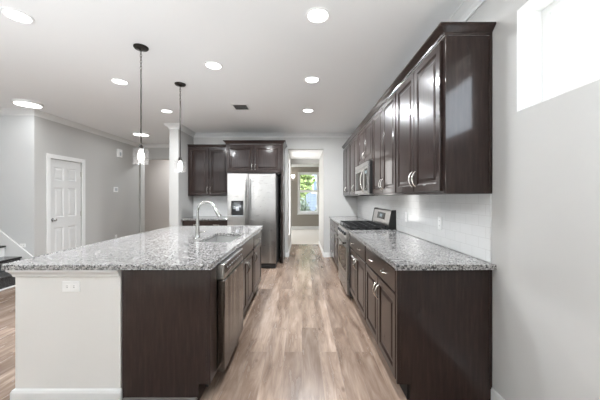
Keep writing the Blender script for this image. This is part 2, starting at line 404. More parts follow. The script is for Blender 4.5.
# high window in the right wall: liner, frame, pane
wn = bpy.data.objects.new('window_1', None); C.objects.link(wn); wn['kind'] = 'structure'; wn['label'] = 'high white framed window in the right wall'
b = bmnew(); holed(b, 'X', XR-.001, XR+.20, WY0-.0, WY1, WZ0, WZ1, [(WY0+.006, WY1-.006, WZ0+.006, WZ1-.006)]); obj('window_liner', b, 'white_trim', wn)
b = bmnew(); holed(b, 'X', XR+.14, XR+.185, WY0+.006, WY1-.006, WZ0+.006, WZ1-.006, [(WY0+.05, WY1-.045, WZ0+.05, WZ1-.045)]); obj('window_frame', b, 'white_trim', wn)
b = bmnew(); holed(b, 'X', XR+.155, XR+.18, WY0+.05, WY1-.045, WZ0+.05, WZ1-.045, [(WY0+.075, WY1-.07, WZ0+.075, WZ1-.07)]); obj('window_sash', b, 'white_plastic', wn)
b = bmnew(); box(b, XR+.166, XR+.17, WY0+.07, WY1-.065, WZ0+.07, WZ1-.065); obj('window_pane', b, 'window_glass', wn)
# far window: double hung
wn = bpy.data.objects.new('window_2', None); C.objects.link(wn); wn['kind'] = 'structure'; wn['label'] = 'white double hung window at the end of the hall'
b = bmnew(); holed(b, 'Y', FY-.025, FY-.001, -.146-.03, .71, .65, 2.38, [(-.126, .66, .70, 2.33)]); obj('window_casing', b, 'white_trim', wn)
b = bmnew(); holed(b, 'Y', FY+.04, FY+.10, -.144, .678, .682, 2.348, [(-.075, .61, .76, 1.545), (-.075, .61, 1.635, 2.28)]); obj('window_sash', b, 'white_plastic', wn)
b = bmnew(); box(b, -.08, .615, FY+.066, FY+.07, .75, 2.29); obj('window_pane', b, 'window_glass', wn)
b = bmnew(); box(b, -.20, .735, FY-.06, FY-.001, .625, .65, .006); obj('window_sill', b, 'white_trim', wn)
# rear glazing, never seen but reflected
for i, (x0, x1, z0, z1) in enumerate(((-6.5, -3.9, .3, 2.5), (-2.5, .3, .2, 2.5))):
    b = bmnew(); xm = (x0+x1)/2
    holed(b, 'Y', -4.06, -4.01, x0, x1, z0, z1, [(x0+.08, xm-.04, z0+.08, z1-.08), (xm+.04, x1-.08, z0+.08, z1-.08)])
    struct('window_%d' % (3+i), b, 'white_trim')
    b = bmnew()  # unseen blinds added to keep bright sky out of the reflections
    for k in range(int((z1-z0)/.045)):
        z = z0+.02+.045*k; prism(b, [(-4.004, z-.004), (-3.999, z-.005), (-3.984, z+.046), (-3.989, z+.047)], 'X', x0+.01, x1-.01)
    tag(obj('window_blind', b, 'white_plastic'), ('added blind blocking the sky at the left rear window', 'added blind blocking the sky at the rear glass door')[i], 'blind')
# panelled door in the left wall
dn = bpy.data.objects.new('door_1', None); C.objects.link(dn); dn['kind'] = 'structure'; dn['label'] = 'white six panel door in the left wall'
def panel_face(bm, a0, a1, z0, z1, fixed, sgn, axis, steps):
    """nested rectangles stepping in depth; fixed = face plane, sgn = outward sign along axis"""
    rings = []
    for ins, dep in steps:
        q = [(a0+ins, z0+ins), (a1-ins, z0+ins), (a1-ins, z1-ins), (a0+ins, z1-ins)]
        rings.append([bm.verts.new((fixed+sgn*dep, u, v) if axis == 'X' else (u, fixed+sgn*dep, v)) for u, v in q])
    for p, q in zip(rings, rings[1:]):
        for k in range(4): bm.faces.new((p[k], p[(k+1) % 4], q[(k+1) % 4], q[k]))
    bm.faces.new(rings[-1])
b = bmnew(); dw = DY1-DY0-.006; d0 = DY0+.003
cols = [(d0+.105, d0+.105+.205), (d0+dw-.31, d0+dw-.105)]
rows = [(.22, .80), (.985, 1.52), (1.65, 1.89)]
hl = [(c0, c1, r0, r1) for c0, c1 in cols for r0, r1 in rows]
holed(b, 'X', XL-.055, XL-.020, d0, d0+dw, .012, 2.027, hl)
for c0, c1, r0, r1 in hl:
    panel_face(b, c0, c1, r0, r1, XL-.020, 1, 'X', [(0, 0), (.014, -.014), (.030, -.014), (.055, -.004)])
obj('door_slab', b, 'white_door', dn)
b = bmnew()
for (y0, y1, z0, z1) in ((DY0-.075, DY0, 0, 2.105), (DY1, DY1+.075, 0, 2.105), (DY0, DY1, 2.03, 2.105)): box(b, XL, XL+.018, y0, y1, z0, z1, .004, 1)
obj('door_casing', b, 'white_trim', dn)
b = bmnew(); lathe(b, [(0, 0), (.030, 0), (.030, .006), (.012, .010), (.010, .035), (.024, .042), (.028, .056), (.022, .070), (0, .074)], 16, (XL-.020, DY0+.07, .945), 'X'); obj('door_knob', b, 'chrome', dn, True)
for z in (.25, 1.02, 1.80):
    b = bmnew(); box(b, XL-.02, XL+.002, DY1-.016, DY1-.003, z-.045, z+.045); tube(b, [(XL-.004, DY1-.006, z-.05), (XL-.004, DY1-.006, z+.05)], .006, 8); obj('door_hinge', b, 'brushed_nickel', dn)

# island half wall (wing at the near end plus the back of the cabinets)
b = bmnew(); prism(b, [(-1.878, 1.835), (-1.19, 1.835), (-1.19, 4.15), (-1.31, 4.15), (-1.31, 1.97), (-1.878, 1.97)], 'Z', 0, .8805); struct('wall_island', b, 'knee_wall_paint', label='cream painted end wall of the island')
CAP = [(0, 0), (0, -.052), (.008, -.052), (.012, -.042), (.012, -.036), (.024, -.018), (.032, -.014), (.032, 0)]
b = bmnew(); sweep(b, [(-1.192, 1.835), (-1.878, 1.835), (-1.878, 1.97)], [(o, z) for o, z in CAP], .8805); o_ = struct('trim_2', b, 'white_trim', label='white moulding under the island worktop')
b = bmnew(); sweep(b, [(-1.178, 1.835), (-1.878, 1.835), (-1.878, 1.97)], [(0, 0), (.026, 0), (.026, .012), (.018, .025), (.018, .075), (.012, .09), (0, .095)], 0); struct('baseboard_island', b, 'white_trim')

# backsplash tile fields
b = bmnew(); box(b, XR-.008, XR-.0005, 1.85, YB-.001, .916, 1.371); struct('trim_3', b, 'subway_tile', label='white glossy subway tile backsplash on the right wall')
b = bmnew(); box(b, -2.439, -1.41, YB-.008, YB-.0005, .916, 1.371); struct('trim_4', b, 'subway_tile_rear', label='white subway tile backsplash beside the fridge')

# ================================================================== CABINETS
def pull(parent, x, yf, z, vertical=True, L=.115, out=.030, r=.0048):
    b = bmnew(); pts = []
    for k in range(13):
        t = k/12; s = -L/2 + L*t; o = out*math.sin(PI*t)**.6
        pts.append((x, yf-o, z+s) if vertical else (x+s, yf-o, z))
    tube(b, pts, r, 8)
    for s in (-1, 1):
        c = (x, yf-.004, z+s*L/2) if vertical else (x+s*L/2, yf-.004, z)
        lathe(b, [(0, 0), (.0085, 0), (.0085, .004), (0, .004)], 10, c, 'Y')
    return obj('pull_handle', b, 'brushed_nickel', parent, True)
def door(parent, x0, x1, z0, z1, yf, t=.02, name='cabinet_door', rail=.058):
    """raised panel door, front face at y=yf, back at yf+t"""
    b = bmnew()
    steps = [(0, -t), (0, -.004), (.004, 0), (rail-.006, 0), (rail, -.004), (rail+.008, -.010), (rail+.022, -.010), (rail+.040, -.003)]
    panel_face(b, x0, x1, z0, z1, yf, -1, 'Y', steps)
    fs = [v for v in b.verts if abs(v.co.y-(yf+t)) < 1e-6]
    b.faces.new(fs[:4])
    return obj(name, b, 'espresso_wood', parent)
def slab(parent, x0, x1, z0, z1, yf, t=.02, name='drawer_front'):
    b = bmnew(); panel_face(b, x0, x1, z0, z1, yf, -1, 'Y', [(0, -t), (0, -.006), (.007, 0), (.014, 0)])
    fs = [v for v in b.verts if abs(v.co.y-(yf+t)) < 1e-6]; b.faces.new(fs[:4])
    return obj(name, b, 'espresso_wood', parent)
def body(parent, w, d, h, kick=True, hollow=False):
    b = bmnew()
    if kick: poly = [(0, .001), (-d+.065, .001), (-d+.065, .115), (-d, .115), (-d, h), (0, h)]
    else: poly = [(0, 0), (-d, 0), (-d, h), (0, h)]
    if hollow:   # open box for the sink bowl
        for s in (-1, 1): prism(b, poly, 'X', s*w/2, s*(w/2-.018))
        box(b, -w/2+.018, w/2-.018, -.012, 0, .001, h)
        box(b, -w/2+.018, w/2-.018, -d, -d+.02, .115, h)
        box(b, -w/2+.018, w/2-.018, -d+.02, -.012, .115, .135)
        box(b, -w/2+.018, w/2-.018, -d+.065, -d+.083, .001, .115)
    else: prism(b, poly, 'X', -w/2, w/2)
    o = obj('cabinet_body', b, 'espresso_wood', parent)
    return o
def base_cabinet(label, group, w, d, loc, rot, kind='drawer_doors', pulls=2, hollow=False, pullx=None):
    t = thing('base_cabinet', label, 'cabinet', loc, rot, group); h = .877
    body(t, w, d, h, True, hollow)
    b = bmnew(); box(b, -w/2, w/2, -d+.055, -d+.0649, .001, .113); obj('toe_kick', b, 'toe_kick_black', t)
    yf = -d-.02; e = w/2-.014
    if kind == 'stack':
        zs = [(.125, .39), (.40, .665), (.675, .865)]
        for z0, z1 in zs:
            dr = slab(t, -e, e, z0, z1, yf)
            for s in (-.2, .2): pull(dr, s, yf, (z0+z1)/2, False, .095, .024)
        return t
    fr = slab(t, -e, e, .705, .865, yf, name='drawer_front' if kind != 'sink' else 'false_front')
    if kind != 'sink':
        xs = [0] if pulls == 1 else [-.2, .2]
        for x in xs: pull(fr, x, yf, .785, False, .095, .024)
    if kind == 'single':
        d1 = door(t, -e, e, .125, .693, yf); pull(d1, -e+.035, yf, .585)
    else:
        d1 = door(t, -e, -.003, .125, .693, yf); pull(d1, -.032, yf, .575)
        d2 = door(t, .003, e, .125, .693, yf); pull(d2, .032, yf, .575)
    return t
def upper_cabinet(label, group, w, d, z0, z1, loc, rot, handle_top=False):
    t = thing('wall_cabinet', label, 'cabinet', (loc[0], loc[1], z0), rot, group); h = z1-z0
    body(t, w, d, h, False); yf = -d-.02; e = w/2-.014
    hz = min(.125, h*.3)
    d1 = door(t, -e, -.003, .018, h-.018, yf); d2 = door(t, .003, e, .018, h-.018, yf)
    L = .12 if h > .7 else .10
    pull(d1, -.034, yf, hz, True, L); pull(d2, .034, yf, hz, True, L)
    return t
UB, UT = 1.372, 2.415
RG = 'dark base cabinets along the right wall'; UG = 'dark wall cabinets along the right wall'
def mid(a, b): return (a+b)/2
RX = XR-.003
# right run, bases
yA, yB, yC, yD, yE = 1.865, 2.765, 3.69, 4.59, 6.295
base_cabinet('dark base cabinet nearest the camera on the right, under the granite end', RG, yB-yA-.002, .605, (RX, mid(yA, yB), 0), -PI/2)
base_cabinet('dark base cabinet just before the range on the right', RG, yC-yB-.004, .605, (RX, mid(yB, yC), 0), -PI/2)
ym = mid(yD, yE)
base_cabinet('dark base cabinet with doors just beyond the range', RG, ym-yD-.004, .605, (RX, mid(yD, ym), 0), -PI/2)
base_cabinet('dark drawer stack base cabinet against the back wall past the range', RG, yE-ym-.002, .605, (RX, mid(ym, yE), 0), -PI/2, 'stack')
# finished end panels
t = thing('end_panel', 'dark finished end panel of the right base cabinets facing the camera', 'panel', (RX, 1.842, 0))
b = bmnew(); prism(b, [(0, .001), (-.54, .001), (-.54, .115), (-.605, .115), (-.605, .8815), (0, .8815)], 'Y', .004, .022); obj('panel', b, 'espresso_wood', t)
b = bmnew(); box(b, -.625, -.600, 0, .022, .118, .8815, .002); obj('corner_stile', b, 'espresso_wood', t)
b = bmnew(); box(b, -.016, 0, -.004, .0035, .10, .8815, .002); obj('scribe_strip', b, 'espresso_wood', t)
t = thing('end_panel', 'dark finished end panel of the right wall cabinets beside the high window', 'panel', (RX, 1.842, UB))
b = bmnew(); box(b, -.305, 0, .004, .022, 0, UT-UB); obj('panel', b, 'espresso_wood', t)
b = bmnew(); box(b, -.306, -.288, -.001, .0038, 0, UT-UB, .002); obj('corner_stile', b, 'espresso_wood', t)
b = bmnew(); box(b, -.018, 0, -.005, .0035, 0, UT-UB, .002); obj('scribe_strip', b, 'espresso_wood', t)
# right run, uppers
upper_cabinet('dark two door wall cabinet nearest the camera, beside the high window', UG, yB-yA-.002, .305, UB, UT, (RX, mid(yA, yB)), -PI/2)
upper_cabinet('dark two door wall cabinet just before the microwave', UG, yC-yB-.004, .305, UB, UT, (RX, mid(yB, yC)), -PI/2)
upper_cabinet('short dark wall cabinet above the microwave', UG, yD-yC-.004, .305, 1.84, UT, (RX, mid(yC, yD)), -PI/2)
upper_cabinet('dark wall cabinet just past the microwave', UG, ym-yD-.004, .305, UB, UT, (RX, mid(yD, ym)), -PI/2)
upper_cabinet('dark wall cabinet in the far corner against the back wall', UG, yE-ym-.002, .305, UB, UT, (RX, mid(ym, yE)), -PI/2)
CCROWN = [(0, 0), (.006, 0), (.010, .018), (.010, .026), (.022, .040), (.040, .062), (.050, .072), (.056, .076), (.056, .092), (0, .092)]
b = bmnew(); sweep(b, [(RX, 1.845), (RX-.312, 1.845), (RX-.312, yE)], [(o*.8, z*.66) for o, z in CCROWN], UT+.0005); tag(obj('cabinet_crown', b, 'espresso_wood'), 'dark crown moulding running along the top of the right wall cabinets', 'moulding')
# back wall
base_cabinet('dark base cabinet on the back wall left of the fridge', None, .98, .60, (mid(-2.437, -1.45), YB-.003, 0), 0)
upper_cabinet('dark wall cabinet on the back wall left of the fridge', None, .90, .305, UB, UT, (-1.988, YB-.003), 0)
upper_cabinet('dark cabinet above the stainless fridge', None, 1.112, .62, 1.835, UT, (-.979, YB-.003), 0)
t = thing('end_panel', 'tall dark panel on the right side of the fridge', 'panel', (-.402, YB-.003, 0))
b = bmnew(); box(b, -.019, .019, -.64, 0, .001, UT); obj('panel', b, 'espresso_wood', t)
SC = [(0, 0), (.006, 0), (.010, .012), (.026, .034), (.036, .042), (.036, .055), (0, .055)]
b = bmnew(); sweep(b, [(-1.543, YB-.31), (-2.437, YB-.31)][::1], [(o, z) for o, z in SC], UT+.0005)
tag(obj('cabinet_crown', b, 'espresso_wood'), 'thin dark moulding on top of the cabinet left of the fridge', 'moulding')
b = bmnew(); sweep(b, [(-.382, YB-.004), (-.382, YB-.645), (-1.536, YB-.645), (-1.536, YB-.36)], [(o*.9, z*.8) for o, z in CCROWN], UT+.0005)
tag(obj('cabinet_crown', b, 'espresso_wood'), 'dark crown moulding on the cabinet over the fridge', 'moulding')
# island run
IX = -1.186; IG = 'dark base cabinets in the island'
base_cabinet('dark sink base cabinet in the island under the faucet', IG, .856, .564, (IX, 3.07, 0), PI/2, 'sink', hollow=True)
base_cabinet('dark island cabinet with one drawer and door nearest the fridge', IG, .644, .564, (IX, 3.826, 0), PI/2, 'single', pulls=1)
t = thing('end_panel', 'broad dark end panel of the island beside the white wall end', 'panel', (IX, 1.842, 0))
b = bmnew(); prism(b, [(.003, .001), (.505, .001), (.505, .118), (.575, .118), (.575, .8815), (.003, .8815)], 'Y', 0, .14); obj('panel', b, 'espresso_wood', t)
b = bmnew(); box(b, .556, .584, -.004, .138, .118, .8815, .003); obj('corner_stile', b, 'espresso_wood', t)
b = bmnew(); box(b, .014, .50, -.014, -.0005, .001, .034, .005); obj('shoe_moulding', b, 'grey_shoe', t)

# ================================================================== WORKTOPS
def top(name, label, group, x0, x1, y0, y1, holes=()):
    b = bmnew(); holed(b, 'Z', .8825, .914, x0, x1, y0, y1, list(holes))
    es = [e for e in b.edges if len(e.link_faces) == 2 and abs(e.link_faces[0].normal.dot(e.link_faces[1].normal)) < .3] if not b.normal_update() else []
    bmesh.ops.bevel(b, geom=es, offset=.005, segments=2, affect='EDGES', profile=.5)
    return tag(obj(name, b, 'granite'), label, 'countertop', group)
SX0, SX1, SY0, SY1 = -1.03, -.675, 2.68, 3.38
top('countertop', 'speckled grey granite worktop of the island with the sink', None, -1.93, -.590, 1.80, 4.22, [(SX0, SX1, SY0, SY1)])
top('countertop', 'speckled granite worktop on the right between range and camera', None, .603, 1.2525, 1.80, 3.686)
top('countertop', 'short granite worktop on the right beyond the range', None, .603, 1.2525, 4.594, 6.298)
top('countertop', 'small granite worktop on the back wall left of the fridge', None, -2.438, -1.43, 5.655, 6.298)

# ================================================================== SINK AND FAUCET
t = thing('sink', 'undermount stainless sink bowl set in the island worktop', 'sink', (mid(SX0, SX1), mid(SY0, SY1), .652))
hw, hl_ = (SX1-SX0)/2+.004, (SY1-SY0)/2+.004; zt = .222
b = bmnew()
def rect(ins, z): return [b.verts.new((sx_*(hw-ins), sy_*(hl_-ins), z)) for sx_, sy_ in ((-1, -1), (1, -1), (1, 1), (-1, 1))]
seq = [rect(-.012, zt-.002), rect(-.012, zt), rect(0, zt), rect(.006, .025), rect(.03, .004), rect(.03, 0), rect(-.001, .02), rect(-.003, zt-.002)]
for p, q in zip(seq, seq[1:]+seq[:1]):
    if p is seq[4]: b.faces.new(p)
    if p is seq[5]: b.faces.new(p[::-1])
    if p is not seq[4]:
        for k in range(4): b.faces.new((p[k], p[(k+1) % 4], q[(k+1) % 4], q[k]))
obj('bowl', b, 'sink_steel', t)
b = bmnew(); lathe(b, [(0, .006), (.042, .006), (.045, .004), (.045, .0045), (0, .0045)], 20, (0, 0, 0)); obj('drain', b, 'chrome', t, True)
t = thing('faucet', 'tall brushed steel gooseneck faucet beside the island sink', 'faucet', (-1.085, 2.91, .9145))
b = bmnew(); lathe(b, [(0, 0), (.030, 0), (.030, .006), (.025, .012), (.022, .06), (.019, .12), (.0135, .20), (0, .20)], 20); obj('faucet_base', b, 'faucet_steel', t, True)
b = bmnew(); pts = [(0, 0, .19), (0, 0, .27)]; R_ = .092
for k in range(15):
    a = PI - k*(PI*.92)/14; pts.append((R_+R_*math.cos(a), 0, .292+R_*math.sin(a)))
tube(b, pts, .0125, 14); obj('spout', b, 'faucet_steel', t, True)
e0, e1 = Vector(pts[-1]), (Vector(pts[-1])-Vector(pts[-2])).normalized()
dr = (e1 + Vector((.22, 0, 0))).normalized()
b = bmnew(); tube(b, [e0-dr*.004, e0+dr*.008, e0+dr*.03, e0+dr*.085, e0+dr*.098], [.0135, .016, .017, .022, .020], 14); obj('spray_head', b, 'faucet_steel', t, True)
b = bmnew(); tube(b, [(.012, -.004, .072), (.045, -.02, .076), (.10, -.045, .082)], [.010, .007, .005], 10); obj('lever', b, 'faucet_steel', t, True)

# ================================================================== DISHWASHER
t = thing('dishwasher', 'stainless dishwasher in the island at the near end', 'dishwasher', (IX, mid(1.985, 2.637), 0), PI/2)
w2 = (2.637-1.985)/2-.004
b = bmnew(); box(b, -w2, w2, -.55, -.02, .11, .878); obj('tub_body', b, 'appliance_grey', t)
b = bmnew(); box(b, -w2, w2, -.52, -.03, .002, .105); obj('kick_plate', b, 'black_matte', t)
dd = bmnew(); box(dd, -w2+.002, w2-.002, -.635, -.553, .105, .755, .006); do = obj('dishwasher_door', dd, 'dark_stainless', t)
b = bmnew(); box(b, -w2+.002, w2-.002, -.632, -.553, .762, .872, .006); cp = obj('control_panel', b, 'stainless', t)
b = bmnew(); box(b, -w2+.02, w2-.02, -.6335, -.6315, .80, .862); cb = obj('control_strip', b, 'black_gloss', cp)
for k in range(8):
    b = bmnew(); box(b, -.24+k*.065, -.24+k*.065+.022, -.6345, -.6332, .826, .836); obj('button', b, 'grey_plastic', cp)
b = bmnew(); box(b, -.02, .03, -.6362, -.6348, .735, .745); obj('badge', b, 'brushed_nickel', do)

# ================================================================== FRIDGE
t = thing('refrigerator', 'stainless side by side refrigerator with ice dispenser', 'refrigerator', (-.943, 6.20, 0))
fw = .455; yb = -.88; yd = -.95     # box front, door front (local y)
b = bmnew(); box(b, -fw+.004, fw-.004, yb, 0, .03, 1.765, .006); obj('fridge_body', b, 'appliance_grey', t)
sp = -fw+.385
for nm, x0, x1 in (('freezer_door', -fw, sp-.003), ('fridge_door', sp+.003, fw)):
    b = bmnew()
    if nm == 'freezer_door':
        # door with a dispenser recess
        holed(b, 'Y', yd, yb-.004, x0, x1, .10, 1.79, [(x0+.07, x1-.085, .99, 1.28)])
    else: box(b, x0, x1, yd, yb-.004, .10, 1.79, .012, 3)
    fd = obj(nm, b, 'stainless', t)
    hx = x1-.035 if nm == 'freezer_door' else x0+.035
    b = bmnew(); tube(b, [(hx, yd+.002, .42), (hx, yd-.035, .45), (hx, yd-.05, .52), (hx, yd-.055, 1.05), (hx, yd-.05, 1.58), (hx, yd-.035, 1.65), (hx, yd+.002, 1.68)], .0125, 10); obj('door_handle', b, 'stainless', fd, True)
    if nm == 'freezer_door':
        dx0, dx1 = x0+.07, x1-.085
        b = bmnew(); box(b, dx0+.001, dx1-.001, yd+.045, yd+.06, .991, 1.279); obj('dispenser_recess', b, 'black_gloss', fd)
        b = bmnew(); box(b, dx0+.001, dx1-.001, yd-.004, yd+.044, 1.185, 1.279, .004); dpn = obj('dispenser_panel', b, 'black_gloss', fd)
        b = bmnew(); box(b, dx0+.05, dx1-.05, yd-.0055, yd-.0035, 1.225, 1.255); obj('dispenser_display', b, 'appliance_grey', fd)
        b = bmnew(); box(b, dx0+.085, dx0+.145, yd+.005, yd+.04, 1.09, 1.16, .006); obj('dispenser_paddle', b, 'grey_plastic', fd)
        b = bmnew(); box(b, dx0+.001, dx1-.001, yd-.002, yd+.044, .991, 1.003); obj('drip_tray', b, 'grey_plastic', fd)
b = bmnew(); box(b, -fw+.01, fw-.01, yb-.04, yb-.002, .012, .092); obj('base_grille', b, 'black_matte', t)
for s in (-1, 1):
    b = bmnew(); box(b, s*(fw-.02)-.03, s*(fw-.05)+.03, yb-.05, yb+.06, 1.791, 1.806, .004); obj('hinge_cover', b, 'appliance_grey', t)
    for y in (-.80, -.08):
        b = bmnew(); tube(b, [(s*.38, y, .0005), (s*.38, y, .03)], .022, 10); obj('foot', b, 'black_matte', t)

# ================================================================== RANGE
rw = (yD-yC)/2-.006
t = thing('gas_range', 'stainless gas range with black grates and raised control back', 'stove', (1.243, mid(yC, yD), 0), -PI/2)
b = bmnew(); box(b, -rw, rw, -.615, -.006, .04, .905); obj('range_body', b, 'appliance_grey', t)
b = bmnew(); box(b, -rw+.03, rw-.03, -.58, -.04, .001, .04); obj('kick_base', b, 'black_matte', t)
b = bmnew(); box(b, -rw, rw, -.643, -.10, .906, .924, .005); obj('cooktop', b, 'black_gloss', t)
b = bmnew(); prism(b, [(-.616, .79), (-.655, .79), (-.655, .80), (-.640, .904), (-.616, .904)], 'X', -rw, rw); obj('control_fascia', b, 'stainless', t)
for k in range(5):
    b = bmnew(); lathe(b, [(0, 0), (.020, 0), (.022, -.006), (.019, -.028), (0, -.030)], 16, (-.32+.16*k, -.6485, .85), 'Y'); obj('knob', b, 'black_matte', t, True)
b = bmnew(); box(b, -rw+.004, rw-.004, -.650, -.616, .245, .782, .006); od = obj('oven_door', b, 'stainless', t)
b = bmnew(); box(b, -rw+.10, rw-.10, -.6525, -.6503, .33, .66, .0008, 1); obj('oven_window', b, 'black_gloss', od)
b = bmnew(); tube(b, [(-rw+.05, -.65, .735), (-rw+.05, -.69, .735)], .009, 8); tube(b, [(rw-.05, -.65, .735), (rw-.05, -.69, .735)], .009, 8); tube(b, [(-rw+.02, -.695, .735), (rw-.02, -.695, .735)], .013, 12); obj('oven_handle', b, 'dark_stainless', od, True)
b = bmnew(); box(b, -rw+.004, rw-.004, -.648, -.616, .05, .235, .006); obj('storage_drawer', b, 'stainless', t)
# back control panel: tilted face
b = bmnew(); prism(b, [(0, .906), (-.085, .906), (-.098, .93), (-.098, .985), (-.062, 1.165), (-.05, 1.175), (0, 1.175)], 'X', -rw, -rw+.014); obj('end_cap', b, 'black_matte', t)
b = bmnew(); prism(b, [(0, .906), (-.085, .906), (-.098, .93), (-.098, .985), (-.062, 1.165), (-.05, 1.175), (0, 1.175)], 'X', rw-.014, rw); obj('end_cap', b, 'black_matte', t)
b = bmnew(); prism(b, [(0, .925), (-.080, .925), (-.092, .94), (-.092, .985), (-.058, 1.158), (-.048, 1.168), (0, 1.168)], 'X', -rw+.0145, rw-.0145); bg_ = obj('back_panel', b, 'stainless', t)
def tilt_quad(x0, x1, f0, f1, off, m, name):
    b = bmnew(); y0, z0, y1, z1 = -.092, .985, -.058, 1.158
    A = lambda f, o: (y0+(y1-y0)*f - o*.98, z0+(z1-z0)*f - o*.19)
    p, q, r, s = A(f0, .0003), A(f1, .0003), A(f1, off), A(f0, off)
    prism(b, [p, q, r, s], 'X', x0, x1); return obj(name, b, m, bg_)
tilt_quad(-.20, .20, .28, .82, .002, 'black_gloss', 'touch_panel')
tilt_quad(-.06, .06, .45, .68, .003, 'display_glow', 'clock_display')
# burners and grates
for bx_, by_ in ((-.28, -.50), (-.28, -.23), (0, -.365), (.28, -.50), (.28, -.23)):
    b = bmnew(); lathe(b, [(0, 0), (.055, 0), (.055, .008), (.042, .010), (.040, .019), (0, .020)], 20, (bx_, by_, .9245)); obj('burner', b, 'cast_iron', t, True)
for gx in (-1, 0, 1):
    b = bmnew(); g0, g1 = gx*.286-.138, gx*.286+.138
    for x in (g0, (g0+g1)/2, g1): box(b, x-.006, x+.006, -.615, -.125, .950, .964)
    for y in (-.609, -.49, -.37, -.25, -.131): box(b, g0-.006, g1+.006, y-.006, y+.006, .948, .962)
    for x in (g0, g1):
        for y in (-.609, -.131): box(b, x-.007, x+.007, y-.007, y+.007, .9245, .952)
    obj('grate', b, 'cast_iron', t)

# ================================================================== MICROWAVE
t = thing('microwave', 'stainless over the range microwave with curved handle', 'microwave', (1.243, mid(yC, yD), 1.385), -PI/2)
b = bmnew(); box(b, -rw, rw, -.345, -.002, .012, .448); obj('microwave_case', b, 'black_matte', t)
b = bmnew(); box(b, -rw, rw, -.372, -.3455, .385, .448, .004); vg = obj('vent_grille', b, 'stainless', t)
b = bmnew()
b = bmnew(); box(b, -rw, rw*.52, -.374, -.3455, .012, .382, .006); md = obj('microwave_door', b, 'stainless', t)
b = bmnew(); box(b, -rw+.055, rw*.52-.085, -.3762, -.3742, .06, .335, .0008, 1); obj('door_window', b, 'black_gloss', md)
hx = rw*.52-.035
b = bmnew(); pts = [(hx, -.374-.046*math.sin(PI*k/14)**.7, .035+.32*k/14) for k in range(15)]; tube(b, pts, .010, 10); obj('door_handle', b, 'brushed_nickel', md, True)
b = bmnew(); box(b, rw*.52+.003, rw, -.374, -.3455, .012, .382, .006); mc = obj('control_panel', b, 'stainless', t)
b = bmnew(); box(b, rw*.52+.02, rw-.02, -.376, -.3742, .05, .35, .0008, 1); obj('keypad', b, 'black_gloss', mc)
b = bmnew(); box(b, rw*.52+.04, rw-.04, -.3768, -.3762, .285, .325); obj('clock_display', b, 'display_glow', mc)
b = bmnew(); box(b, -rw+.03, rw-.03, -.33, -.03, .0, .0115); obj('underside_vent', b, 'stainless', t)

# ================================================================== LAMPS
def downlight(x, y, r, label, group, w):
    w *= 2.7 if y > 4.5 and x > -1 else .7 if y > 4.5 and x > -3 else 0.6 if y < 2.5 and x > 0 else 1
    t = thing('recessed_light' if r < .12 else 'flush_light', label, 'ceiling light', (x, y, H), 0, group)
    b = bmnew()
    if r < .12: lathe(b, [(r*1.18, -.0005), (r*1.18, -.005), (r, -.008), (r*.93, -.003), (r*.93, -.0005)], 32, closed=True)
    else: lathe(b, [(r*1.03, -.0005), (r*1.03, -.030), (r*.90, -.034), (r*.90, -.0005)], 36, closed=True)
    obj('trim_ring', b, 'white_plastic', t, True)
    b = bmnew(); z = -.004 if r < .12 else -.030
    lathe(b, [(0, z), (r*.88, z), (r*.88, z+.003), (0, z+.003)], 32); obj('diffuser', b, 'lamp_glow', t)
    l = bpy.data.lights.new('lamp', 'AREA'); l.shape = 'DISK'; l.size = r*1.7; l.energy = w; l.color = (.93, .965, 1)
    lo = bpy.data.objects.new('lamp', l); C.objects.link(lo); lo.parent = t; lo.location = (0, 0, z-.012)
    return t
GA, GB = 'recessed ceiling lights over the aisle', 'recessed ceiling lights left of the island'
for x, y, l in ((.125, 2.206, 'round recessed light over the aisle, nearest the camera'), (.122, 3.41, 'round recessed light over the aisle, middle of its row'), (.10, 4.63, 'round recessed light over the aisle, nearest the back wall')):
    downlight(x, y, .085, l, GA, DOWN_W)
downlight(-.962, 3.045, .085, 'round recessed light above the island sink side, between pendants and aisle', None, DOWN_W)
for x, y, l in ((-2.245, 2.21, 'large looking recessed light in the top left corner of the photo'), (-2.26, 3.47, 'recessed light just left of the nearer pendant canopy'), (-2.25, 4.66, 'recessed light just behind the farther pendant, by the wall end')):
    downlight(x, y, .085, l, GB, DOWN_W)
downlight(-4.16, 4.25, .174, 'wide flush disc light near the stair wall corner', None, DOWN_W*.13)
downlight(-3.62, 6.30, .168, 'wide flush disc light near the far opening behind the pendant', None, DOWN_W*.13)
downlight(-3.9, 8.5, .168, 'unseen fill light added in the recess past the far opening', None, DOWN_W*1.1)  # extra lamp added out of view to brighten the recess walls
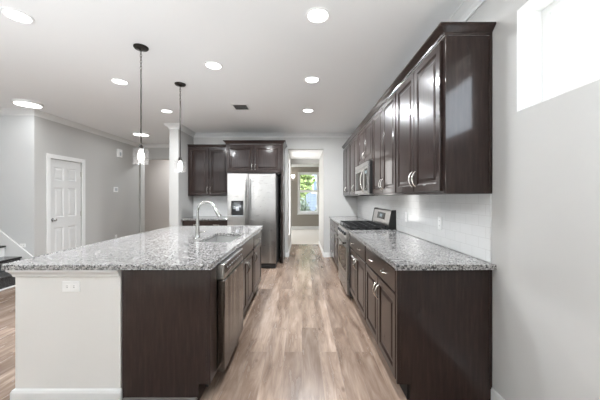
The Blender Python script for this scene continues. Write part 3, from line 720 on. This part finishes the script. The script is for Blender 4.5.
def pendant(x, y, label):
    t = thing('pendant_light', label, 'pendant light', (x, y, H), 0, 'pendant lights over the island')
    b = bmnew(); lathe(b, [(0, -.0005), (.066, -.0005), (.066, -.008), (.058, -.018), (.020, -.026), (.010, -.034), (0, -.034)], 28); obj('canopy', b, 'dark_bronze', t, True)
    b = bmnew()
    for k in range(6):    # chain links, alternately turned
        zc = -.050-.030*k; pts = []
        for j in range(13):
            a = 2*PI*j/12; u, v = .0075*math.cos(a), .020*math.sin(a)
            pts.append((u, 0, zc+v) if k % 2 else (0, u, zc+v))
        tube(b, pts, .0024, 6)
    obj('chain', b, 'dark_bronze', t, True)
    b = bmnew(); tube(b, [(0, 0, -.215), (0, 0, -.93)], .0065, 10); obj('stem', b, 'dark_bronze', t, True)
    b = bmnew(); lathe(b, [(0, -.925), (.012, -.925), (.018, -.94), (.028, -.962), (.028, -.968), (0, -.968)], 20); obj('socket_cap', b, 'dark_bronze', t, True)
    b = bmnew(); lathe(b, [(.024, -.969), (.070, -.969), (.070, -1.12), (.064, -1.12), (.064, -.976), (.024, -.976)], 32, closed=True); obj('glass_shade', b, 'shade_glass', t, True)
    b = bmnew(); lathe(b, [(0, -.975), (.014, -.978), (.018, -.992), (.029, -1.03), (.030, -1.055), (.022, -1.082), (0, -1.092)], 18); obj('bulb', b, 'bulb_glow', t, True)
    l = bpy.data.lights.new('lamp', 'POINT'); l.energy = 4; l.shadow_soft_size = .03; l.color = (1, .98, .96)
    lo = bpy.data.objects.new('lamp', l); C.objects.link(lo); lo.parent = t; lo.location = (0, 0, -1.15)
pendant(-1.535, 2.67, 'clear glass pendant light over the island, nearer the camera')
pendant(-1.54, 3.54, 'clear glass pendant light over the island, in front of the wall end')
t = thing('wall_sconce', 'small white wall light left of the far window', 'wall lamp', (-.37, FY, 2.13))
b = bmnew(); lathe(b, [(0, -.0005), (.05, -.0005), (.05, -.015), (0, -.018)], 20, (0, 0, -.02), 'Y'); obj('back_plate', b, 'brushed_nickel', t, True)
b = bmnew(); tube(b, [(0, -.016, -.02), (0, -.09, -.03), (0, -.11, .0)], .008, 8); obj('arm', b, 'brushed_nickel', t, True)
b = bmnew(); lathe(b, [(0, .0), (.04, .0), (.07, .06), (.078, .13), (.072, .13), (.036, .01), (0, .01)], 20, (0, -.11, 0)); obj('shade', b, 'bulb_glow', t, True)

def uplight(x, y, w, label):  # upward fill lamps added behind the camera to brighten the ceiling
    t = thing('fill_uplight', label, 'fill light', (x, y, 0))
    b = bmnew(); lathe(b, [(0, .015), (.15, .015), (.15, .03), (.02, .045), (0, .045)], 28); obj('base', b, 'dark_bronze', t, True)
    b = bmnew(); tube(b, [(0, 0, .04), (0, 0, .82)], .012, 12); obj('pole', b, 'dark_bronze', t, True)
    b = bmnew(); lathe(b, [(0, .80), (.05, .81), (.16, .88), (.21, .95), (.204, .952), (.15, .89), (.04, .825), (0, .82)], 32); obj('lamp_shade', b, 'white_plastic', t, True)
    l = bpy.data.lights.new('lamp', 'AREA'); l.shape = 'DISK'; l.size = .3; l.energy = w; l.color = (.88, .945, 1)
    lo = bpy.data.objects.new('lamp', l); C.objects.link(lo); lo.parent = t; lo.location = (0, 0, .96); lo.rotation_euler = (PI, 0, 0)
uplight(-.6, -1.7, 100, 'added unseen fill uplight behind the camera near the rear door')
uplight(-2.6, -.75, 100, 'added unseen fill uplight in the middle of the living area')
uplight(-5.0, -.6, 100, 'added unseen fill uplight in the living area left of the camera')

# ================================================================== SMALL FIXTURES
t = thing('air_vent', 'square slatted air vent in the ceiling between the lights', 'vent', (-.97, 4.45, H))
b = bmnew(); holed(b, 'Z', -.008, -.0005, -.13, .13, -.15, .15, [(-.105, .105, -.125, .125)]); obj('vent_frame', b, 'white_plastic', t)
b = bmnew(); box(b, -.105, .105, -.125, .125, -.002, -.0008); obj('backing', b, 'dark_slot', t)
for k in range(7):
    y = -.11+k*.0366; b = bmnew(); prism(b, [(y-.008, -.0075), (y+.004, -.0025), (y+.007, -.0025), (y-.005, -.0075)], 'X', -.104, .104); obj('slat', b, 'white_plastic', t)
def plate(name, label, loc, rot, w, h, kind):
    t = thing(name, label, {'wall_outlet': 'outlet'}.get(name, name.replace('_', ' ')), loc, rot)
    b = bmnew(); box(b, -w/2, w/2, -.007, -.0005, -h/2, h/2, .003); obj('cover_plate', b, 'white_plastic', t)
    if kind == 'outlet':
        for s in (-1, 1):
            cx, cz = (s*.022, 0) if w > h else (0, s*.022)
            b = bmnew(); box(b, cx-.014, cx+.014, -.0085, -.0068, cz-.014, cz+.014, .0006, 1); rc = obj('receptacle', b, 'white_plastic', t)
            for dx in (-.005, .005):
                b = bmnew()
                if w > h: box(b, cx-.004, cx+.004, -.0092, -.0083, cz+dx-.0013, cz+dx+.0013)
                else: box(b, cx+dx-.0013, cx+dx+.0013, -.0092, -.0083, cz-.004, cz+.004)
                obj('slot', b, 'dark_slot', rc)
    return t
plate('wall_outlet', 'white outlet laid sideways on the cream island end wall', (-1.51, 1.835, .765), 0, .115, .07, 'outlet')
plate('wall_outlet', 'white outlet on the tile backsplash above the near right worktop', (XR-.008, 2.52, 1.115), -PI/2, .07, .115, 'outlet')
plate('wall_outlet', 'white outlet on the tile backsplash close to the range back', (XR-.008, 3.33, 1.115), -PI/2, .07, .115, 'outlet')
plate('wall_outlet', 'white outlet low on the left wall past the door', (XL, 6.62, .40), PI/2, .07, .115, 'outlet')
plate('wall_outlet', 'white outlet on the stair wall above the sloping skirt board', (-4.585, 4.6, .555), 0, .095, .06, 'outlet')
t = thing('thermostat', 'small square thermostat on the left wall past the door', 'thermostat', (XL, 6.60, 1.525), PI/2)
b = bmnew(); box(b, -.07, .07, -.022, -.0005, -.06, .06, .005); obj('case', b, 'white_plastic', t)
b = bmnew(); box(b, -.045, .045, -.0235, -.0218, -.03, .035); obj('screen', b, 'grey_plastic', t)
t = thing('door_chime', 'white box chime high on the left wall under the crown', 'door chime', (XL, 6.72, 2.40), PI/2)
b = bmnew(); box(b, -.075, .075, -.045, -.0005, -.095, .095, .006); obj('case', b, 'white_plastic', t)
b = bmnew(); box(b, -.03, .03, -.0465, -.0448, -.06, .02); obj('grille', b, 'grey_plastic', t)

# ================================================================== STAIRS
t = thing('staircase', 'dark treaded stairs climbing left along the pale wall', 'staircase', (-4.34, 4.02, 0))
yw, yn = .555, -.45
for k in range(6):
    zt_ = .20+.18*k; x0 = -.26*k
    b = bmnew()
    if k == 0:
        box(b, x0-.29, x0, yn-.06, yw, .001, zt_-.03); obj('riser', b, 'stair_dark_stone', t)
        b = bmnew(); box(b, x0-.29, x0+.035, yn-.09, yw, zt_-.03, zt_, .012, 3); obj('tread', b, 'stair_dark_stone', t)
    else:
        box(b, x0-.018, x0, yn, yw, zt_-.18, zt_-.0305); obj('riser', b, 'stair_dark_stone' if k < 2 else 'white_trim', t)
        b = bmnew(); box(b, x0-.285, x0+.032, yn-.03, yw, zt_-.03, zt_, .010, 2); obj('tread', b, 'stair_wood', t)
b = bmnew(); prism(b, [(-.28, .002), (-1.6, .002), (-1.6, 1.00), (-.28, .165)], 'Y', yn, yn+.02); obj('stringer', b, 'white_trim', t)
b = bmnew(); prism(b, [(-.06, .002), (-.06, .365), (-.50, .72), (-1.7, 1.63), (-1.7, .002)], 'Y', yw+.003, yw+.0225); obj('skirt_board', b, 'white_trim', t)
b = bmnew(); box(b, .0005, .016, yn-.06, yw, .001, .022, .004); obj('shoe_moulding', b, 'white_trim', t)

# ================================================================== OUTSIDE THE FAR WINDOW
b = bmnew(); box(b, -60, 60, 11.9, 120, -.42, -.4); o_ = struct('ground', b, 'lawn_green', label='lawn outside the far window')
def foliage(bm, c, rad, n, sz, seed):
    rnd = random.Random(seed)
    for _ in range(n):
        d = Vector((rnd.gauss(0, 1), rnd.gauss(0, 1), rnd.gauss(0, 1))).normalized()*rnd.uniform(.45, 1)
        p = Vector(c)+Vector((d.x*rad[0], d.y*rad[1], d.z*rad[2]))
        u = Vector((rnd.gauss(0, 1), rnd.gauss(0, 1), rnd.gauss(0, 1))).normalized(); v = u.orthogonal().normalized(); s = sz*rnd.uniform(.6, 1.3)
        wv = u.cross(v)
        q = [bm.verts.new(p+u*s*.5*a+v*s*.28*bb+wv*s*.06*(bb*bb)) for a, bb in ((-1, 0), (0, -1), (1, 0), (0, 1))]
        bm.faces.new(q)
t = thing('garden_tree', 'yellow green leafy tree outside the far window', 'tree', (-.25, 16.5, -.4))
b = bmnew(); tube(b, [(0, 0, 0), (.05, 0, 1.2), (0, .05, 2.4)], [.11, .09, .05], 10); obj('trunk', b, 'bark', t, True)
b = bmnew(); foliage(b, (0, 0, 2.9), (1.0, .8, 1.3), 1500, .26, 3); obj('foliage', b, 'leaves_yellow_green', t)
for i, (x, y, l) in enumerate(((-.15, 14.0, 'grey green shrub below the far window, on the left'), (1.3, 14.3, 'grey green shrub below the far window, on the right'))):
    t = thing('garden_shrub', l, 'shrub', (x, y, -.4), 0, 'shrubs outside the far window')
    b = bmnew(); tube(b, [(0, 0, 0), (0, 0, .7)], .03, 8); obj('stem', b, 'bark', t)
    b = bmnew(); foliage(b, (0, 0, 1.0), (.62, .5, .78), 900, .16, 11+i); obj('foliage', b, 'leaves_grey_green', t)
t = thing('garden_hedge', 'tall green hedge at the end of the lawn outside the far window', 'hedge', (0, 28.5, -.4))
b = bmnew(); tube(b, [(-4.5, 0, .3), (4.5, 0, .3)], .05, 6); obj('branch', b, 'bark', t)
b = bmnew(); foliage(b, (0, 0, 2.2), (5.5, .8, 2.6), 5000, .42, 21); obj('foliage', b, 'leaves_yellow_green', t)
t = thing('street_house', 'blue grey sided house beyond the far window', 'house', (2.75, 20, -.4))
b = bmnew(); box(b, -2.4, 3, 0, 6, 0, 6); obj('house_wall', b, 'blue_grey_siding', t)
b = bmnew(); prism(b, [(-.4, 6), (3, 8.2), (6.4, 6)], 'X', -2.7, 3.3); obj('roof', b, 'roof_shingle', t)
b = bmnew(); holed(b, 'Y', -.05, -.002, -2.05, -1.0, 2.0, 3.9, [(-1.93, -1.12, 2.1, 2.9), (-1.93, -1.12, 3.0, 3.8)]); hf = obj('house_window', b, 'white_trim', t)
b = bmnew(); box(b, -1.94, -1.11, -.02, -.012, 2.09, 3.81); obj('window_pane', b, 'dusk_glass', hf)
